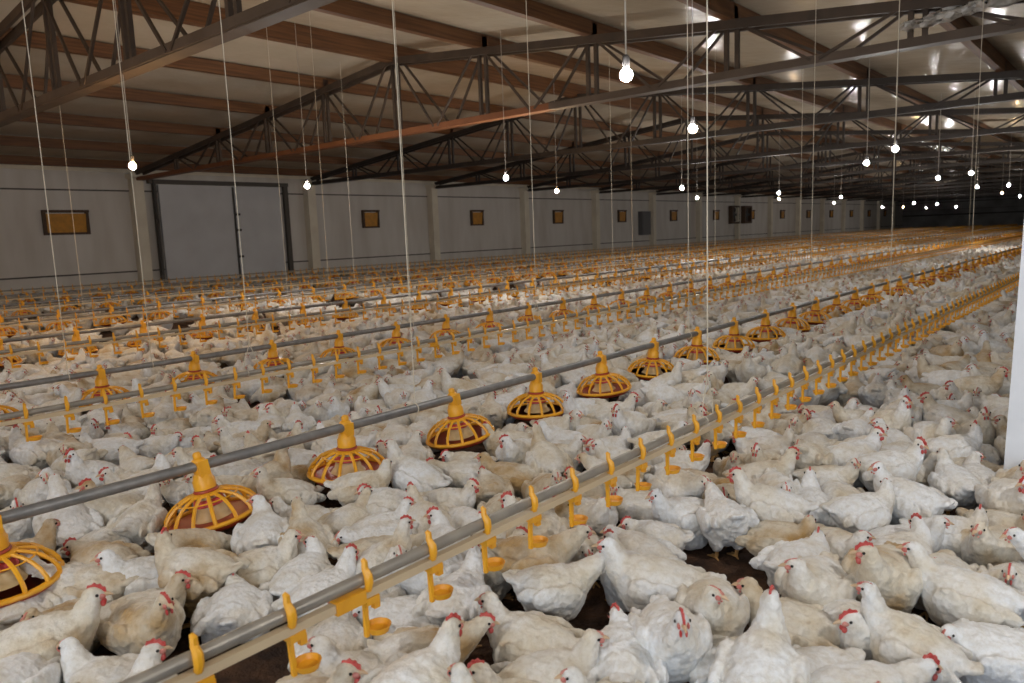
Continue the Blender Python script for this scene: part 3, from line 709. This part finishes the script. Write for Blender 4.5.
MANUAL = [(-2.46, 0.94, 56, 'sit_up'), (-2.37, 0.63, 63, 'stand_up'), (-2.89, 0.86, 209, 'sit_up'), (-2.79, 0.94, 206, 'sit_forward'), (-3.18, 1.10, 101, 'sit_tuck'), (-3.18, 1.26, 126, 'stand_up'), (-2.72, 1.24, 81, 'peck'), (-2.24, 1.15, 141, 'sit_tuck'), (-2.08, 0.70, 201, 'sit_up'), (-2.70, 1.09, 241, 'sit_up'), (-2.87, 0.70, 161, 'sit_tuck'), (-1.48, 1.29, 53, 'stand_forward'), (-1.56, 1.16, 206, 'sit_up'), (-1.62, 1.57, 106, 'stand_up'), (-1.74, 1.43, 226, 'sit_tuck'), (-2.06, 1.37, 96, 'sit_up'), (-2.44, 1.57, 159, 'tall'), (-2.43, 1.35, 61, 'sit_up'), (-2.16, 1.68, 49, 'sit_forward'), (-2.39, 1.89, 61, 'sit_up'), (-1.17, 2.03, 206, 'stand_up'), (-1.43, 1.81, 55, 'stand_forward'), (-1.31, 1.56, 196, 'sit_up'), (-1.17, 1.45, 53, 'sit_up'), (-1.13, 1.33, 206, 'sit_up'), (-0.94, 1.45, 213, 'sit_up'), (-1.05, 1.64, 121, 'sit_tuck'), (-0.97, 1.76, 311, 'stand_up'), (-0.84, 1.82, 51, 'sit_tuck'), (-1.38, 2.28, 169, 'sit_tuck'), (-1.23, 2.68, 136, 'stand_forward'), (-1.42, 2.70, 241, 'sit_up'), (-1.11, 2.86, 191, 'stand_up'), (-0.44, 2.13, 181, 'tall'), (-0.61, 2.19, 296, 'sit_right'), (-0.37, 2.49, 181, 'stand_up'), (-0.50, 1.86, 49, 'sit_forward'), (-0.63, 2.78, 61, 'sit_left'), (-0.74, 2.09, 191, 'sit_up'), (-0.62, 1.92, 241, 'sit_tuck'), (-0.70, 1.74, 101, 'tall'), (-0.88, 2.52, 71, 'sit_tuck'), (-3.98, 2.92, 51, 'sit_up'), (-2.57, 2.60, 213, 'sit_forward'), (-2.10, 3.21, 241, 'sit_up'), (-3.46, 3.56, 41, 'sit_up'), (-4.22, 4.73, 51, 'sit_tuck'), (-0.28, 2.31, 211, 'sit_tuck'), ]
VOIDS = [(-1.41, 2.02, 0.08), (-1.10, 2.36, 0.20), (-1.25, 1.74, 0.09), (-0.26, 2.36, 0.24), (-0.16, 2.05, 0.2), (-1.0, 2.5, .12), (-0.57, 3.35, 0.08), (-1.12, 2.54, 0.10), (-2.10, 1.26, 0.08), (-2.42, 1.03, 0.05), (-1.28, 1.87, 0.05), (-2.1, 2.9, .07), (-2.6, 4.1, .06), (-0.5, 4.2, .08)]
BS = .93                                     # bird scale
A_, RD = .052*BS, .143*BS                    # two circles per bird, minimum distance between circles of two birds
cell = {}
def circles(x, y, a): return ((x+A_*math.cos(a), y+A_*math.sin(a)), (x-A_*math.cos(a), y-A_*math.sin(a)))
def free(cs, dmin):
    for (x, y) in cs:
        gx, gy = int(math.floor(x/.2)), int(math.floor(y/.2))
        for i in (-1, 0, 1):
            for j in (-1, 0, 1):
                for (p, q, r) in cell.get((gx+i, gy+j), ()):
                    dd = r if r > 0 else dmin
                    if (p-x)**2+(q-y)**2 < dd*dd: return False
    return True
def put(x, y, r=0): cell.setdefault((int(math.floor(x/.2)), int(math.floor(y/.2))), []).append((x, y, r))
def inview(x, y, m=70):
    u, v, w_ = proj(x, y, .14); return w_ > .55 and -m < u < 1024+m and v < 683+(.2*751/w_)
birds = []
for (x, y, a, p) in MANUAL:
    a = math.radians(a); birds.append([x, y, a, p])
    for c_ in circles(x, y, a): put(*c_)
for x, y, r in VOIDS:
    put(x, y, r+.06)
for (x, y, i, n) in FEEDERS[:260]:           # room for the pans
    for k in range(6): put(x+.10*math.cos(k*PI/3), y+.10*math.sin(k*PI/3), .165)
    put(x, y, .17)
for dx in (-.1, .1):
    for dy in (-.1, .1): put(-.30+dx, 4+dy, .16)
NEAR = 15.0
tries = 0
R2 = random.Random(11)
# dense random packing of the near field, in two passes (roomy then tight)
cands = []
for pas, (num, dm) in enumerate(((26000, RD*1.08), (60000, RD*.97), (60000, RD*.91))):
    for _ in range(num):
        # sample in camera wedge
        w_ = math.sqrt(R2.random())*NEAR*1.02; t_ = R2.uniform(-.80, .80)*w_
        x = -sy*w_+cy*t_; y = cy*w_+sy*t_
        if x < XW+.3 or x > 3 or y < Y0+.3: continue
        if noise.noise(Vector((x*1.5+3, y*1.5, 0))) > (.32 if x > -8.4 else -.14): continue
        a = R2.uniform(0, 2*PI); cs = circles(x, y, a)
        if free(cs, dm):
            birds.append([x, y, a, R2.choices(PN, PW)[0]])
            for c_ in cs: put(*c_)
def near_line(x, y):
    return min(abs(x-w[0]) for w in WATER) < .12
for bd in birds[len(MANUAL):]:
    if near_line(bd[0], bd[1]) and bd[3] in ('tall', 'stand_up', 'stand_left', 'stand_right'): bd[3] = R2.choice(['sit_up', 'sit_tuck', 'stand_forward', 'sit_left'])
info = []
for i, bd in enumerate(birds):
    if not inview(bd[0], bd[1]): continue
    u, v, w_ = proj(bd[0], bd[1], .14)
    info.append((w_ + (0 if -15 < u < 1039 and v < 700 else 1.0), i, u, v, w_))
info.sort()
chosen = info[:300]; others = info[300:]
# --- individual birds
looks = {'stand_up': 'standing with its neck up', 'stand_left': 'standing, head turned aside', 'stand_right': 'standing, head turned back', 'stand_forward': 'standing, neck stretched forward',
         'peck': 'pecking with head down', 'tall': 'standing tall, neck upright', 'sit_up': 'sitting, head raised', 'sit_left': 'sitting, head turned aside', 'sit_right': 'sitting, head turned back',
         'sit_forward': 'sitting, head held forward', 'sit_tuck': 'sitting hunched, neck drawn in', 'sit_doze': 'dozing, head near the litter'}
def bearing(a):
    d_ = (math.degrees(a)-41) % 360
    return ['facing right', 'facing away', 'facing left', 'facing the camera'][int(((d_+45) % 360)//90)]
LM = [(x, y, 'the %s feeder of the %s feed pipe' % (ordinal(n), rowname(i))) for x, y, i, n in FEEDERS[:60]] + \
     [(x, y, 'the %s drinker of the %s water line' % (ordinal(n), rowname(i))) for x, y, i, n in DRINK[:150] if n % 4 == 2]
def where(x, y, skip=0):
    l = sorted(LM, key=lambda q: (q[0]-x)**2+(q[1]-y)**2)[skip]; dx, dy = x-l[0], y-l[1]
    rr = dx*cy+dy*sy; ff = -dx*sy+dy*cy; dist = math.hypot(rr, ff)
    k = 'right of' if abs(rr) > abs(ff) and rr > 0 else 'left of' if abs(rr) > abs(ff) else 'behind' if ff > 0 else 'before'
    if dist < .32: k = 'just '+k
    elif dist > .62: k = ('far ' if dist < 1.1 else 'well out ')+k
    return k, l[2]
used = {}
def label_for(x, y, a, p, extra=''):
    for sk in range(0, 8):
        k, l = where(x, y, sk)
        for form in ('white broiler %s, %s, %s %s' % (looks[p].split(',')[0], bearing(a), k, l), 'white broiler %s, %s %s' % (looks[p], k, l)):
            form = form.replace(' feeder of the', ' feeder,').replace(' drinker of the', ' drinker,')
            if len(form.replace(',', ' ').split()) <= 16 and form.lower() not in used:
                used[form.lower()] = 1; return form
    return form
for q, (key, i, u, v, w_) in enumerate(chosen):
    x, y, a, p = birds[i]; B = BIRD[p]; s = BS*R2.uniform(.93, 1.08)
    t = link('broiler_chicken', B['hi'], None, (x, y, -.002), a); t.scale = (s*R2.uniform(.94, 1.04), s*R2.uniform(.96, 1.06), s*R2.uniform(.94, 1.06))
    big = R2.random() < .38
    for nm, src in (('comb', 'comb' if big else 'small_comb'), ('wattle', 'wattle' if big else 'small_wattle'), ('face_skin', 'face'), ('beak', 'beak'), ('eye', 'eye'), ('leg', 'leg')):
        for me in B['parts'][src]: link(nm, me, t)
    tag(t, label_for(x, y, a, p), 'chicken', 'white broiler chickens crowding the floor')
# --- the rest of the flock
items = []
for key, i, u, v, w_ in others:
    x, y, a, p = birds[i]; items.append((PN.index(p), x, y, -.002, a, BS*R2.uniform(.93, 1.08), R2.random()))
gs = .262; nx = int(23/gs); ny = int((YE-4)/gs)
gx, gy = np.meshgrid(np.arange(nx), np.arange(ny), indexing='ij')
X = XW+.35+(gx+.5*(gy % 2))*gs+rng.uniform(-.07, .07, gx.shape); Y = 2+gy*gs*1.0+rng.uniform(-.07, .07, gx.shape)
X = X.ravel(); Y = Y.ravel(); D_ = -sy*X+cy*Y*1.0
D_ = X*fwd.x+Y*fwd.y
U = 512+FPX*(X*r2.x+Y*r2.y-1.15*r2.z)/np.maximum(D_, .1)
keep = (np.hypot(X, Y) > 0) & (D_ > NEAR-.0) & (U < 1110) & (U > -60) & (rng.random(X.shape) > .06) & (X < 0) & (Y < YE-.4) & ((X > -8.4) | (rng.random(X.shape) > .72))
# keep the circle of the near wedge consistent
wr = np.abs((X*cy+Y*sy))/np.maximum(D_, .1)
X = X[keep]; Y = Y[keep]; D_ = D_[keep]
clear = np.ones(len(X), bool)
for (fx_, fa, fs_) in FEED:
    ph = (Y-fa) % fs_; ph = np.minimum(ph, fs_-ph); clear &= ((X-fx_)**2+ph**2 > .2**2)
X, Y, D_ = X[clear], Y[clear], D_[clear]
pw = np.array(PW, float); pw /= pw.sum(); pi_ = rng.choice(len(PN), len(X), p=pw); NP = len(PN)
AA = rng.uniform(0, 2*PI, len(X)); SC = BS*rng.uniform(.94, 1.1, len(X)); TI = rng.random(len(X))
for k in range(len(X)): items.append((int(pi_[k])+NP, X[k], Y[k], -.002, AA[k], SC[k], TI[k]))
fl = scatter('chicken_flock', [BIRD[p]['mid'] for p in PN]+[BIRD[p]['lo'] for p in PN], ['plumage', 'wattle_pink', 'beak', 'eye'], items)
tag(fl, 'dense flock of white broilers filling the hall behind the nearer birds', 'flock')
print('hi', [len(BIRD[p]['hi'].polygons) for p in PN][:3], 'mid', [len(BIRD[p]['mid'][1]) for p in PN][:3], 'lo', [len(BIRD[p]['lo'][1]) for p in PN][:3]); print('BIRDS', len(birds), 'individual', len(chosen), 'to depth', chosen[-1][4], 'near flock', len(others), 'far', len(X), 'faces', len(fl.data.polygons), 'dup labels', len(chosen)-len(used))
